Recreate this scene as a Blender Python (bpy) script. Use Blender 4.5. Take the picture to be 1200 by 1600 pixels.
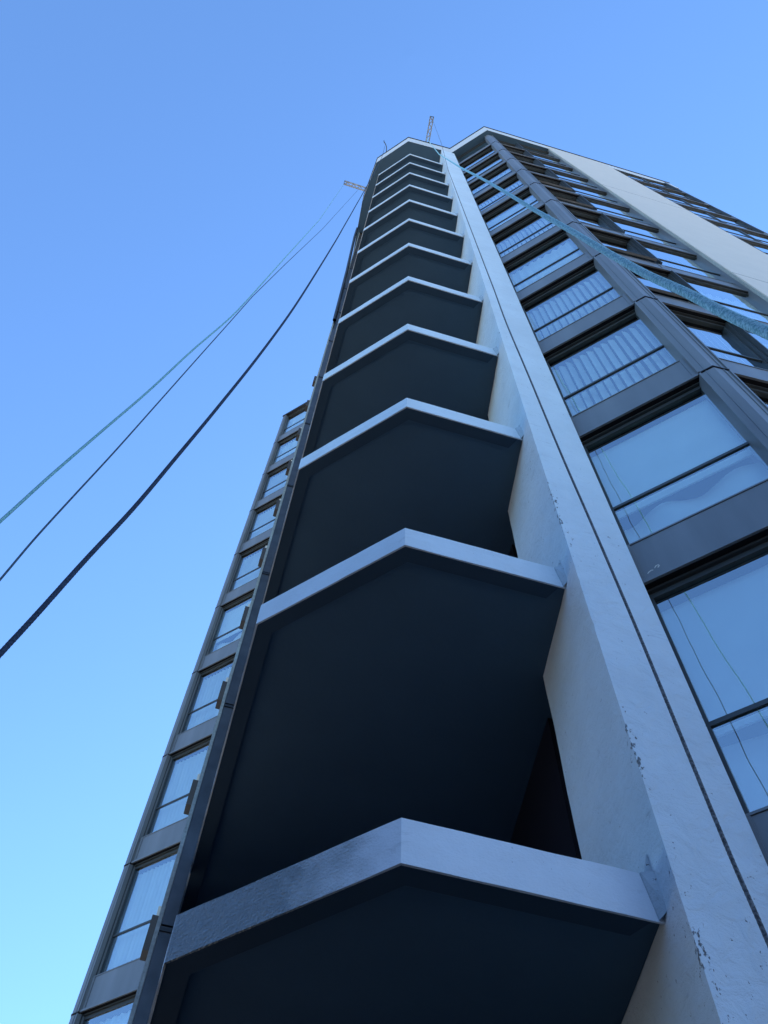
import bpy, bmesh, math, random
from math import radians, sin, cos, pi
from mathutils import Vector, Matrix, noise

for o in list(bpy.data.objects):
    bpy.data.objects.remove(o, do_unlink=True)
scn = bpy.context.scene
COL = scn.collection
random.seed(7)

# ------------------------------------------------------------------ camera
S = 2.9                      # storey height, metres
EYE = 1.6
Z0 = 1.059                   # lowest balcony slab above the eye, in storeys
CAMROT = ((0.99825, -0.05913, 0.0), (-0.05254, -0.88701, -0.45876), (0.02712, 0.45795, -0.88856))
cam = bpy.data.cameras.new('camera')
cam.sensor_fit = 'VERTICAL'; cam.sensor_height = 36.0
cam.lens = 1384.4 / 1600 * 36.0
cam.clip_start = 0.05; cam.clip_end = 3000
camo = bpy.data.objects.new('camera', cam); COL.objects.link(camo)
camo.matrix_world = Matrix.Translation((0, 0, EYE)) @ Matrix(CAMROT).to_4x4()
scn.camera = camo

# ------------------------------------------------------------------ sky, sun
SUN_AZ, SUN_EL = 56.0, 33.0    # azimuth measured from +X towards +Y: the sun is behind the tower
world = bpy.data.worlds.new('World'); scn.world = world; world.use_nodes = True
wn = world.node_tree.nodes; wl = world.node_tree.links
bg = wn['Background']
sky = wn.new('ShaderNodeTexSky'); sky.sky_type = 'NISHITA'; sky.sun_disc = False
sky.sun_elevation = radians(SUN_EL)
sky.sun_rotation = radians(90 - SUN_AZ)
sky.altitude = 0; sky.air_density = 1.0; sky.dust_density = 0.1; sky.ozone_density = 4.0
tint = wn.new('ShaderNodeMix'); tint.data_type = 'RGBA'; tint.blend_type = 'MULTIPLY'; tint.inputs[0].default_value = 1
tint.inputs[7].default_value = (.76, .935, 1.08, 1)       # the cool white balance of the picture
wl.new(sky.outputs[0], tint.inputs[6]); wl.new(tint.outputs[2], bg.inputs[0])
bg.inputs[1].default_value = 0.15
sun = bpy.data.lights.new('sun', 'SUN'); sun.energy = 3.5; sun.angle = radians(0.5); sun.color = (1.0, 0.95, 0.88)
suno = bpy.data.objects.new('sun', sun); COL.objects.link(suno)
sd = Vector((cos(radians(SUN_AZ)) * cos(radians(SUN_EL)), sin(radians(SUN_AZ)) * cos(radians(SUN_EL)), sin(radians(SUN_EL))))
suno.rotation_euler = sd.to_track_quat('Z', 'Y').to_euler()
suno.location = (20, 30, 60)
scn.view_settings.view_transform = 'Standard'; scn.view_settings.look = 'None'
scn.view_settings.exposure = 1.42; scn.view_settings.gamma = 1.0
scn.view_settings.use_curve_mapping = False

# ------------------------------------------------------------------ materials
def new_mat(name):
    m = bpy.data.materials.new(name); m.use_nodes = True
    return m, m.node_tree.nodes, m.node_tree.links, m.node_tree.nodes['Principled BSDF']

def plain(name, col, rough=0.6, metal=0.0, var=0.12, scale=3.0, bump=0.0, bscale=60.0, spec=0.5, streak=False):
    m, n, l, p = new_mat(name)
    tc = n.new('ShaderNodeTexCoord')
    mp = n.new('ShaderNodeMapping'); l.new(tc.outputs['Object'], mp.inputs[0])
    if streak: mp.inputs['Scale'].default_value = (1, 1, 0.12)
    nz = n.new('ShaderNodeTexNoise'); nz.inputs['Scale'].default_value = scale; nz.inputs['Detail'].default_value = 6
    l.new(mp.outputs[0], nz.inputs['Vector'])
    r = n.new('ShaderNodeMapRange'); r.inputs[1].default_value = 0.3; r.inputs[2].default_value = 0.7
    r.inputs[3].default_value = 1 - var; r.inputs[4].default_value = 1 + var
    l.new(nz.outputs[0], r.inputs[0])
    mx = n.new('ShaderNodeVectorMath'); mx.operation = 'SCALE'; mx.inputs[0].default_value = col
    l.new(r.outputs[0], mx.inputs['Scale']); l.new(mx.outputs[0], p.inputs['Base Color'])
    p.inputs['Roughness'].default_value = rough; p.inputs['Metallic'].default_value = metal
    p.inputs['Specular IOR Level'].default_value = spec
    if bump:
        b = n.new('ShaderNodeBump'); b.inputs['Distance'].default_value = bump; b.inputs['Strength'].default_value = 1
        nb = n.new('ShaderNodeTexNoise'); nb.inputs['Scale'].default_value = bscale; nb.inputs['Detail'].default_value = 8
        l.new(tc.outputs['Object'], nb.inputs['Vector']); l.new(nb.outputs[0], b.inputs['Height'])
        l.new(b.outputs[0], p.inputs['Normal'])
    return m

def painted_render(name, col, bump=0.004, chips=0.0, dark=(0.12, 0.13, 0.15), rough=0.55, coarse=9.0, var=0.08):
    """painted rendered concrete: trowel relief, soft stains, small flaked spots"""
    m, n, l, p = new_mat(name)
    tc = n.new('ShaderNodeTexCoord')
    n1 = n.new('ShaderNodeTexNoise'); n1.inputs['Scale'].default_value = 1.7; n1.inputs['Detail'].default_value = 7; n1.inputs['Roughness'].default_value = .65
    l.new(tc.outputs['Object'], n1.inputs['Vector'])
    r = n.new('ShaderNodeMapRange'); r.inputs[1].default_value = .3; r.inputs[2].default_value = .7; r.inputs[3].default_value = 1 - var; r.inputs[4].default_value = 1 + var * .6
    l.new(n1.outputs[0], r.inputs[0])
    sc = n.new('ShaderNodeVectorMath'); sc.operation = 'SCALE'; sc.inputs[0].default_value = col
    l.new(r.outputs[0], sc.inputs['Scale'])
    mix = n.new('ShaderNodeMix'); mix.data_type = 'RGBA'
    n2 = n.new('ShaderNodeTexNoise'); n2.inputs['Scale'].default_value = 22; n2.inputs['Detail'].default_value = 5; n2.inputs['Roughness'].default_value = .7
    l.new(tc.outputs['Object'], n2.inputs['Vector'])
    rr = n.new('ShaderNodeMapRange'); rr.inputs[1].default_value = .70 - .06 * chips; rr.inputs[2].default_value = .73 - .06 * chips
    l.new(n2.outputs[0], rr.inputs[0])
    l.new(rr.outputs[0], mix.inputs[0]); l.new(sc.outputs[0], mix.inputs[6]); mix.inputs[7].default_value = (*dark, 1)
    # long trowel scuffs with broken edges
    mp5 = n.new('ShaderNodeMapping'); mp5.inputs['Scale'].default_value = (3.2, 3.2, 9.5); mp5.inputs['Rotation'].default_value = (.25, .15, .4); l.new(tc.outputs['Object'], mp5.inputs[0])
    n5 = n.new('ShaderNodeTexNoise'); n5.inputs['Scale'].default_value = 1; n5.inputs['Detail'].default_value = 9; n5.inputs['Roughness'].default_value = .75; n5.inputs['Distortion'].default_value = .8; l.new(mp5.outputs[0], n5.inputs['Vector'])
    r5 = n.new('ShaderNodeMapRange'); r5.inputs[1].default_value = .60; r5.inputs[2].default_value = .68; r5.inputs[3].default_value = 0; r5.inputs[4].default_value = .30; l.new(n5.outputs[0], r5.inputs[0])
    m5 = n.new('ShaderNodeMix'); m5.data_type = 'RGBA'; l.new(r5.outputs[0], m5.inputs[0]); l.new(mix.outputs[2], m5.inputs[6]); m5.inputs[7].default_value = (.25, .30, .34, 1); mix = m5
    l.new(mix.outputs[2], p.inputs['Base Color'])
    p.inputs['Roughness'].default_value = rough
    n3 = n.new('ShaderNodeTexNoise'); n3.inputs['Scale'].default_value = coarse; n3.inputs['Detail'].default_value = 9; n3.inputs['Roughness'].default_value = .62
    n3.inputs['Distortion'].default_value = .6
    l.new(tc.outputs['Object'], n3.inputs['Vector'])
    b = n.new('ShaderNodeBump'); b.inputs['Distance'].default_value = bump; l.new(n3.outputs[0], b.inputs['Height'])
    n4 = n.new('ShaderNodeTexNoise'); n4.inputs['Scale'].default_value = 140; n4.inputs['Detail'].default_value = 3
    l.new(tc.outputs['Object'], n4.inputs['Vector'])
    b2 = n.new('ShaderNodeBump'); b2.inputs['Distance'].default_value = bump * .12; l.new(n4.outputs[0], b2.inputs['Height']); l.new(b.outputs[0], b2.inputs['Normal'])
    l.new(b2.outputs[0], p.inputs['Normal'])
    return m

M = {}
M['column'] = painted_render('painted_column', (.65, .735, .785), bump=.022, chips=.45, coarse=8)
M['column_side'] = M['column']
M['fascia'] = painted_render('painted_fascia', (.60, .685, .745), bump=.006, chips=.35, coarse=11)
M['roof_fascia'] = painted_render('painted_roof_fascia', (.62, .63, .62), bump=.003)
M['pale_wall'] = painted_render('pale_rendered_wall', (.64, .58, .49), bump=.008, coarse=5, var=.05)
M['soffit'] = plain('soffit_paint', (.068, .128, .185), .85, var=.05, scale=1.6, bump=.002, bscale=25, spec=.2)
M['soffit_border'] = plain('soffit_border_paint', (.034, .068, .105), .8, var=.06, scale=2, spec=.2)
M['slab'] = plain('slab_concrete', (.3, .3, .3), .8)
M['metal'] = plain('bronze_grey_cladding', (.172, .180, .186), .40, metal=.15, var=.17, scale=3.5, bump=.0006, bscale=14, streak=True)
M['metal_dark'] = plain('dark_frame_metal', (.05, .055, .055), .45, metal=.2, var=.08)
M['under'] = plain('black_underside', (.012, .012, .014), .8, var=.1, spec=.1)
M['strip'] = plain('dark_glossy_cover', (.075, .075, .08), .3, metal=.2, var=.25, scale=5, bump=.002, bscale=9)
M['concrete'] = plain('raw_concrete', (.36, .37, .34), .9, var=.2, scale=30, bump=.004, bscale=90)
M['blind'] = plain('white_blind_fabric', (.93, .96, .96), .9, var=.03, spec=.1)
M['interior'] = plain('dim_room', (.05, .05, .055), .9)
M['flash'] = plain('black_flashing', (.02, .02, .022), .5)
M['door'] = plain('dark_red_door', (.008, .006, .012), .35, var=.2)
M['alu'] = plain('mill_aluminium', (.50, .49, .47), .38, metal=.6, var=.15, scale=20)
M['roofing'] = plain('roof_membrane', (.28, .28, .27), .9)
M['ground'] = plain('paved_ground', (.52, .44, .34), .9, var=.25, scale=.2, bump=.004, bscale=12)
M['asphalt'] = plain('asphalt', (.05, .05, .052), .9, bump=.003)
M['soil'] = plain('dark_soil_and_leaves', (.035, .045, .025), .95, var=.4, scale=9, bump=.03, bscale=20)
M['brick'] = plain('dark_brick', (.12, .085, .07), .9, var=.2, scale=8)
M['brown'] = plain('brown_metal_and_reflection', (.05, .04, .035), .6, var=.15)

WEAR = [(3.8, .35), (4.1, .9), (4.3, .5), (4.9, .35), (5.25, 1.1), (5.65, 1.1), (5.9, .45), (7.6, .4), (8.0, .95), (8.5, .9), (9.2, .4)]
def edge_wear(m, px, py, rad):
    n = m.node_tree.nodes; l = m.node_tree.links; p = n['Principled BSDF']
    src = p.inputs['Base Color'].links[0].from_socket
    tc = n.new('ShaderNodeTexCoord'); sx = n.new('ShaderNodeSeparateXYZ'); l.new(tc.outputs['Object'], sx.inputs[0])
    cm = n.new('ShaderNodeCombineXYZ'); l.new(sx.outputs[0], cm.inputs[0]); l.new(sx.outputs[1], cm.inputs[1])
    d = n.new('ShaderNodeVectorMath'); d.operation = 'DISTANCE'; l.new(cm.outputs[0], d.inputs[0]); d.inputs[1].default_value = (px, py, 0)
    r = n.new('ShaderNodeMapRange'); r.inputs[1].default_value = 0; r.inputs[2].default_value = rad; r.inputs[3].default_value = .16; r.inputs[4].default_value = 0
    l.new(d.outputs['Value'], r.inputs[0])
    mp = n.new('ShaderNodeMapping'); mp.inputs['Scale'].default_value = (34, 34, 17); l.new(tc.outputs['Object'], mp.inputs[0])
    nz = n.new('ShaderNodeTexNoise'); nz.inputs['Scale'].default_value = 1; nz.inputs['Detail'].default_value = 6; nz.inputs['Roughness'].default_value = .7; l.new(mp.outputs[0], nz.inputs['Vector'])
    big = n.new('ShaderNodeTexNoise'); big.inputs['Scale'].default_value = .8; big.inputs['Detail'].default_value = 1; l.new(tc.outputs['Object'], big.inputs['Vector'])
    br = n.new('ShaderNodeMapRange'); br.inputs[1].default_value = .45; br.inputs[2].default_value = .65; br.inputs[3].default_value = -.05; br.inputs[4].default_value = .05; l.new(big.outputs[0], br.inputs[0])
    zr_ = n.new('ShaderNodeValToRGB'); zm = n.new('ShaderNodeMath'); zm.operation = 'MULTIPLY'; zm.inputs[1].default_value = 1 / 12.0; l.new(sx.outputs[2], zm.inputs[0]); l.new(zm.outputs[0], zr_.inputs[0])
    e = zr_.color_ramp.elements; e[0].position = 0; e[0].color = (.3,) * 3 + (1,); e[1].position = 1; e[1].color = (.25,) * 3 + (1,)
    for zz, vv in WEAR:
        q = e.new(zz / 12.0); q.color = (vv, vv, vv, 1)
    mz = n.new('ShaderNodeMath'); mz.operation = 'MULTIPLY'; l.new(r.outputs[0], mz.inputs[0]); l.new(zr_.outputs[0], mz.inputs[1]); r = mz
    a = n.new('ShaderNodeMath'); a.operation = 'ADD'; l.new(nz.outputs[0], a.inputs[0]); l.new(r.outputs[0], a.inputs[1])
    a2 = n.new('ShaderNodeMath'); a2.operation = 'ADD'; l.new(a.outputs[0], a2.inputs[0]); l.new(br.outputs[0], a2.inputs[1])
    t = n.new('ShaderNodeMapRange'); t.inputs[1].default_value = .70; t.inputs[2].default_value = .73; l.new(a2.outputs[0], t.inputs[0])
    mix = n.new('ShaderNodeMix'); mix.data_type = 'RGBA'; l.new(t.outputs[0], mix.inputs[0]); l.new(src, mix.inputs[6]); mix.inputs[7].default_value = (.10, .11, .12, 1)
    l.new(mix.outputs[2], p.inputs['Base Color'])
edge_wear(M['column'], .490 * S, 1.127 * S, .11)

def wet_filler():
    """lowest balcony edge: freshly brushed, darker, glossy coat on its left half"""
    m = painted_render('fresh_fascia_coat', (.65, .72, .78), bump=.004, chips=.2, coarse=11); n = m.node_tree.nodes; l = m.node_tree.links; p = n['Principled BSDF']
    src = p.inputs['Base Color'].links[0].from_socket; nsrc = p.inputs['Normal'].links[0].from_socket
    tc = n.new('ShaderNodeTexCoord'); sx = n.new('ShaderNodeSeparateXYZ'); l.new(tc.outputs['Object'], sx.inputs[0])
    nz = n.new('ShaderNodeTexNoise'); nz.inputs['Scale'].default_value = 7; nz.inputs['Detail'].default_value = 5; l.new(tc.outputs['Object'], nz.inputs['Vector'])
    ad = n.new('ShaderNodeMath'); ad.operation = 'MULTIPLY_ADD'; l.new(nz.outputs[0], ad.inputs[0]); ad.inputs[1].default_value = .5; l.new(sx.outputs[0], ad.inputs[2])
    r = n.new('ShaderNodeMapRange'); r.inputs[1].default_value = .36; r.inputs[2].default_value = -.12; r.inputs[3].default_value = 0; r.inputs[4].default_value = 1; l.new(ad.outputs[0], r.inputs[0])
    side = n.new('ShaderNodeMapRange'); side.inputs[1].default_value = -.955; side.inputs[2].default_value = -.935; l.new(sx.outputs[0], side.inputs[0])
    rm = n.new('ShaderNodeMath'); rm.operation = 'MULTIPLY'; l.new(r.outputs[0], rm.inputs[0]); l.new(side.outputs[0], rm.inputs[1]); r = rm
    mix = n.new('ShaderNodeMix'); mix.data_type = 'RGBA'; l.new(r.outputs[0], mix.inputs[0]); l.new(src, mix.inputs[6]); mix.inputs[7].default_value = (.22, .27, .30, 1)
    l.new(mix.outputs[2], p.inputs['Base Color'])
    rg = n.new('ShaderNodeMapRange'); rg.inputs[3].default_value = .55; rg.inputs[4].default_value = .22; l.new(r.outputs[0], rg.inputs[0]); l.new(rg.outputs[0], p.inputs['Roughness'])
    mp = n.new('ShaderNodeMapping'); mp.inputs['Scale'].default_value = (14, 14, 60); mp.inputs['Rotation'].default_value = (.5, .3, .2); l.new(tc.outputs['Object'], mp.inputs[0])
    b1 = n.new('ShaderNodeTexNoise'); b1.inputs['Scale'].default_value = 1; b1.inputs['Detail'].default_value = 6; b1.inputs['Distortion'].default_value = 1.6; b1.inputs['Roughness'].default_value = .65; l.new(mp.outputs[0], b1.inputs['Vector'])
    b2 = n.new('ShaderNodeTexVoronoi'); b2.inputs['Scale'].default_value = 70; l.new(tc.outputs['Object'], b2.inputs['Vector'])
    s2 = n.new('ShaderNodeMath'); s2.operation = 'MULTIPLY_ADD'; l.new(b2.outputs[0], s2.inputs[0]); s2.inputs[1].default_value = .5; l.new(b1.outputs[0], s2.inputs[2])
    bp = n.new('ShaderNodeBump'); bp.inputs['Distance'].default_value = .022; l.new(s2.outputs[0], bp.inputs['Height']); l.new(nsrc, bp.inputs['Normal']); 
    sm = n.new('ShaderNodeMapRange'); sm.inputs[3].default_value = .15; sm.inputs[4].default_value = 1; l.new(r.outputs[0], sm.inputs[0]); l.new(sm.outputs[0], bp.inputs['Strength'])
    l.new(bp.outputs[0], p.inputs['Normal'])
    return m
M['wet'] = wet_filler()

def glass_mat(name, wav=.0):
    m = bpy.data.materials.new(name); m.use_nodes = True
    n = m.node_tree.nodes; l = m.node_tree.links; n.clear()
    out = n.new('ShaderNodeOutputMaterial')
    tr = n.new('ShaderNodeBsdfTransparent'); tr.inputs[0].default_value = (.90, 1.0, 1.0, 1)
    gl = n.new('ShaderNodeBsdfGlossy'); gl.inputs['Roughness'].default_value = .008; gl.inputs[0].default_value = (.92, .99, 1, 1)
    fr = n.new('ShaderNodeFresnel'); fr.inputs[0].default_value = 1.5
    mr = n.new('ShaderNodeMath'); mr.operation = 'MULTIPLY_ADD'; mr.inputs[1].default_value = 1.0; mr.inputs[2].default_value = .40; mr.use_clamp = True
    l.new(fr.outputs[0], mr.inputs[0])
    mx = n.new('ShaderNodeMixShader'); l.new(mr.outputs[0], mx.inputs[0]); l.new(tr.outputs[0], mx.inputs[1]); l.new(gl.outputs[0], mx.inputs[2])
    tc = n.new('ShaderNodeTexCoord'); nz = n.new('ShaderNodeTexNoise'); nz.inputs['Scale'].default_value = 1.6; nz.inputs['Detail'].default_value = 1
    b = n.new('ShaderNodeBump'); b.inputs['Distance'].default_value = .0035
    l.new(tc.outputs['Object'], nz.inputs['Vector']); l.new(nz.outputs[0], b.inputs['Height']); l.new(b.outputs[0], gl.inputs['Normal'])
    l.new(mx.outputs[0], out.inputs[0])
    return m
M['glass'] = glass_mat('window_glass')
M['bracket'] = painted_render('patched_paint', (.44, .51, .56), bump=.012, chips=1.0, coarse=20, var=.2)
def clear_mat():
    m = bpy.data.materials.new('glass_inner_side'); m.use_nodes = True
    n = m.node_tree.nodes; l = m.node_tree.links; n.clear()
    out = n.new('ShaderNodeOutputMaterial'); tr = n.new('ShaderNodeBsdfTransparent'); tr.inputs[0].default_value = (.97, .99, .98, 1)
    l.new(tr.outputs[0], out.inputs[0]); return m
M['clear'] = clear_mat()

def rope_mat(name, c1, c2, scale=130):
    m, n, l, p = new_mat(name)
    tc = n.new('ShaderNodeTexCoord'); nz = n.new('ShaderNodeTexNoise'); nz.inputs['Scale'].default_value = scale; nz.inputs['Detail'].default_value = 4
    l.new(tc.outputs['Object'], nz.inputs['Vector'])
    cr = n.new('ShaderNodeValToRGB'); cr.color_ramp.elements[0].position = .38; cr.color_ramp.elements[1].position = .62
    cr.color_ramp.elements[0].color = (*c1, 1); cr.color_ramp.elements[1].color = (*c2, 1)
    l.new(nz.outputs[0], cr.inputs[0]); l.new(cr.outputs[0], p.inputs['Base Color']); p.inputs['Roughness'].default_value = .85
    b = n.new('ShaderNodeBump'); b.inputs['Distance'].default_value = .001; l.new(nz.outputs[0], b.inputs['Height']); l.new(b.outputs[0], p.inputs['Normal'])
    return m

# ------------------------------------------------------------------ helpers
def ZF(z):                     # height of storey coordinate z (0 = lowest balcony slab)
    return EYE + (Z0 + z) * S

def link(name, me, mat=None, parent=None, mats=None):
    o = bpy.data.objects.new(name, me); COL.objects.link(o)
    if parent: o.parent = parent
    if mats:
        if not me.materials:
            for q in mats: me.materials.append(q)
    elif mat and not me.materials:
        me.materials.append(mat)
    return o

def obj(name, bm, mat=None, parent=None, mats=None, smooth=False, recalc=True):
    if recalc: bmesh.ops.recalc_face_normals(bm, faces=bm.faces)
    me = bpy.data.meshes.new(name); bm.to_mesh(me); bm.free()
    if smooth:
        for f in me.polygons: f.use_smooth = True
    return link(name, me, mat, parent, mats)

def thing(name, label, cat, loc=(0, 0, 0), group=None):
    o = bpy.data.objects.new(name, None); COL.objects.link(o)
    o.location = loc; o['label'] = label; o['category'] = cat; o.empty_display_size = .3
    if group: o['group'] = group
    return o

def tag(o, label, cat, group=None):
    o['label'] = label; o['category'] = cat
    if group: o['group'] = group
    return o

def bx(bm, x0, x1, y0, y1, z0, z1, mi=0, bevel=0):
    vs = [bm.verts.new((x, y, z)) for z in (z0, z1) for x, y in ((x0, y0), (x1, y0), (x1, y1), (x0, y1))]
    fs = [bm.faces.new([vs[i] for i in f]) for f in ((3, 2, 1, 0), (4, 5, 6, 7), (0, 1, 5, 4), (1, 2, 6, 5), (2, 3, 7, 6), (3, 0, 4, 7))]
    for f in fs: f.material_index = mi
    if bevel:
        es = list({e for f in fs for e in f.edges})
        bmesh.ops.bevel(bm, geom=es, offset=bevel, segments=1, affect='EDGES')
    return fs

def prism(bm, poly, z0, z1, mi=0, mtop=None, mbot=None):
    a = [bm.verts.new((x, y, z0)) for x, y in poly]; b = [bm.verts.new((x, y, z1)) for x, y in poly]
    n = len(poly)
    fb = bm.faces.new(a[::-1]); ft = bm.faces.new(b)
    fb.material_index = mi if mbot is None else mbot
    ft.material_index = mi if mtop is None else mtop
    for i in range(n):
        f = bm.faces.new((a[i], a[(i + 1) % n], b[(i + 1) % n], b[i])); f.material_index = mi

def XY(p): return (p[0] * S, p[1] * S)
def V2(a): return Vector((cos(a), sin(a)))
def frame_at(p, ang):          # facade frame: x along the facade, y inwards, z up; p in storeys
    return Matrix.Translation((p[0] * S, p[1] * S, 0)) @ Matrix.Rotation(ang, 4, 'Z')

TH = .188                      # direction of the long street facade
U45 = TH - pi / 4              # direction of the splayed facades
A = Vector((-.325, 1.376)); B = Vector((.058, 1.106)); C = Vector((.486, 1.206))
D = Vector((.490, 1.127)); E = Vector((.672, 1.165))
Fp = Vector((.675, 1.200)); Gp = Fp + .524 * V2(U45)
LEFT_DIR = radians(103.1)
LB = A + 1.36 * V2(LEFT_DIR)          # rear left corner of the balconies
TOPZ = 12.05; ROOFZ = 12.62
SP = lambda k: k - .07                # underside of spandrel k

# ------------------------------------------------------------------ ground
bm = bmesh.new(); bx(bm, -900, 900, -900, 900, -.3, 0)
g = obj('ground', bm, M['ground']); g['kind'] = 'structure'; g['label'] = 'wide paved ground around the tower'

bm = bmesh.new(); prism(bm, [(-9, -14), (16, -14), (16, 9), (-3, 9), (-9, 12)], .0, .004)  # dark sheet added out of view to cut ground bounce on the lowest soffits
g = obj('added_dark_paving', bm, M['asphalt']); g['kind'] = 'structure'; g['label'] = 'unseen dark asphalt patch added to keep the lower balcony undersides dark'
bm = bmesh.new(); prism(bm, [(-13, -16), (-9, -16), (-9, 12), (-13, 12)], .0, .12)  # second dark area, also added out of view to reduce bounce light
g = obj('added_dark_bed', bm, M['soil']); g['kind'] = 'structure'; g['label'] = 'unseen dark planted bed added to weaken the light thrown up from the ground'
nb = thing('unseen_shading_block', 'unseen dark brick block added to shade the lower floors', 'building', (-18, -8, 0))  # added out of view to block low sky from the lower storeys
def nbx(name, b, mat):
    bm = bmesh.new(); bx(bm, *b); return obj(name, bm, mat, nb)
nbx('wall', (-4, 5, -22, 14, 0, 11), M['brick']); nbx('roof', (-4.4, 5.4, -22.4, 14.4, 11, 11.3), M['flash'])
nbx('wall', (5, 40, -22, -12, 0, 9), M['brick']); nbx('roof', (5.4, 40.4, -22.4, -11.6, 9.0, 9.3), M['flash'])
for i in range(7):
    for j in range(3):
        w = nbx('window', (8 + i * 4.4, 9.6 + i * 4.4, -12, -11.96, 1.2 + j * 2.7, 2.6 + j * 2.7), M['metal_dark'])

# ------------------------------------------------------------------ the tower
tower = thing('apartment_tower', 'tall apartment tower with stacked angular balconies, white column and dark framed window bays', 'building', (0.3 * S, 1.9 * S, 0))
TM = tower.matrix_world.copy(); T0 = Vector(tower.location)
def T(o):                       # keep world position under the tower empty
    o.parent = tower; o.location = o.location - T0
    return o
def tobj(name, bm, mat=None, mats=None, **k):
    return T(obj(name, bm, mat, None, mats, **k))

def strip_poly(pts, w):         # band of width w inside (left of) a polyline
    out = []
    for i, p in enumerate(pts):
        if i == 0: d = (pts[1] - p).normalized(); nrm = Vector((-d.y, d.x)); out.append(p + nrm * w)
        elif i == len(pts) - 1: d = (p - pts[i - 1]).normalized(); nrm = Vector((-d.y, d.x)); out.append(p + nrm * w)
        else:
            d1 = (p - pts[i - 1]).normalized(); d2 = (pts[i + 1] - p).normalized()
            n1 = Vector((-d1.y, d1.x)); n2 = Vector((-d2.y, d2.x)); bis = (n1 + n2).normalized()
            out.append(p + bis * (w / max(.2, bis.dot(n1))))
    return out

W1 = Vector((.466, 1.503)); W2 = Vector((.521, 1.640)); W3 = Vector((.470, 2.170)); W4 = Vector((.436, 2.86))
edge = [LB, A, B, Vector((C.x, C.y))]           # open sides, left rear corner to right front corner
FT = .092
def balcony_meshes(var):
    # structural slab with its soffit, set a few millimetres inside the fascia
    ins = strip_poly(edge, .004)
    poly = [XY(p) for p in ins] + [XY(W1), XY(Vector((.52, 1.52))), XY(W2), XY(W3), XY(W4)]
    bm = bmesh.new(); prism(bm, poly, -(FT - .012) * S, -.004, 0)
    bmesh.ops.recalc_face_normals(bm, faces=bm.faces)
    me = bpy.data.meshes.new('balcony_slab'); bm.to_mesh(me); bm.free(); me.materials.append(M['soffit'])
    # fascia: three faces, subdivided and slightly uneven, wrapping the slab edge
    inner = strip_poly(edge, .0045)
    bm = bmesh.new()
    rnd = random.Random(var)
    rows = 5
    pts = []
    for i in range(len(edge) - 1):
        L = (edge[i + 1] - edge[i]).length * S; n = max(4, int(L / .06))
        for k in range(n): pts.append((edge[i].lerp(edge[i + 1], k / n), inner[i].lerp(inner[i + 1], k / n), k == 0))
    pts.append((edge[-1], inner[-1], True))
    grid = []
    for j, (p, q, c) in enumerate(pts):
        col = []
        nrm = (p - q).normalized()
        for r in range(rows):
            z = -FT * S + FT * S * r / (rows - 1)
            w = noise.noise(Vector((p.x * 9 + var * 7.1, p.y * 9, z * 11))) * .0030
            dz = noise.noise(Vector((p.x * 14 + var * 3.3, p.y * 14, 5.5 + r))) * .0035 if r in (0, rows - 1) else 0
            pp = Vector(XY(p)) + nrm * w
            col.append(bm.verts.new((pp.x, pp.y, z + dz)))
        qq = XY(q)
        col.append(bm.verts.new((qq[0], qq[1], 0))); col.append(bm.verts.new((qq[0], qq[1], -FT * S)))
        grid.append(col)
    for a, b in zip(grid, grid[1:]):
        m = len(a)
        for r in range(m): bm.faces.new((a[r], b[r], b[(r + 1) % m], a[(r + 1) % m]))
    bmesh.ops.recalc_face_normals(bm, faces=bm.faces)
    mf = bpy.data.meshes.new('fascia'); bm.to_mesh(mf); bm.free(); mf.materials.append(M['fascia'])
    # border band on the soffit
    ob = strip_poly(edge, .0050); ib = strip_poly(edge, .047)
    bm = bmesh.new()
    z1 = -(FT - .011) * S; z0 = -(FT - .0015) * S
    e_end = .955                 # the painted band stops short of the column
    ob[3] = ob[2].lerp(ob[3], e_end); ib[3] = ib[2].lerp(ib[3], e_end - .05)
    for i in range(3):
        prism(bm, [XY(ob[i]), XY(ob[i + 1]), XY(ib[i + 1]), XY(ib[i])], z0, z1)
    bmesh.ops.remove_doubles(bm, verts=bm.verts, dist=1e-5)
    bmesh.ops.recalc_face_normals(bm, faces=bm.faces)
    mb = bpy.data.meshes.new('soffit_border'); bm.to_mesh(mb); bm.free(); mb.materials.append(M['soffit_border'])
    return me, mf, mb
BV = [balcony_meshes(v) for v in range(4)]
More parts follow.
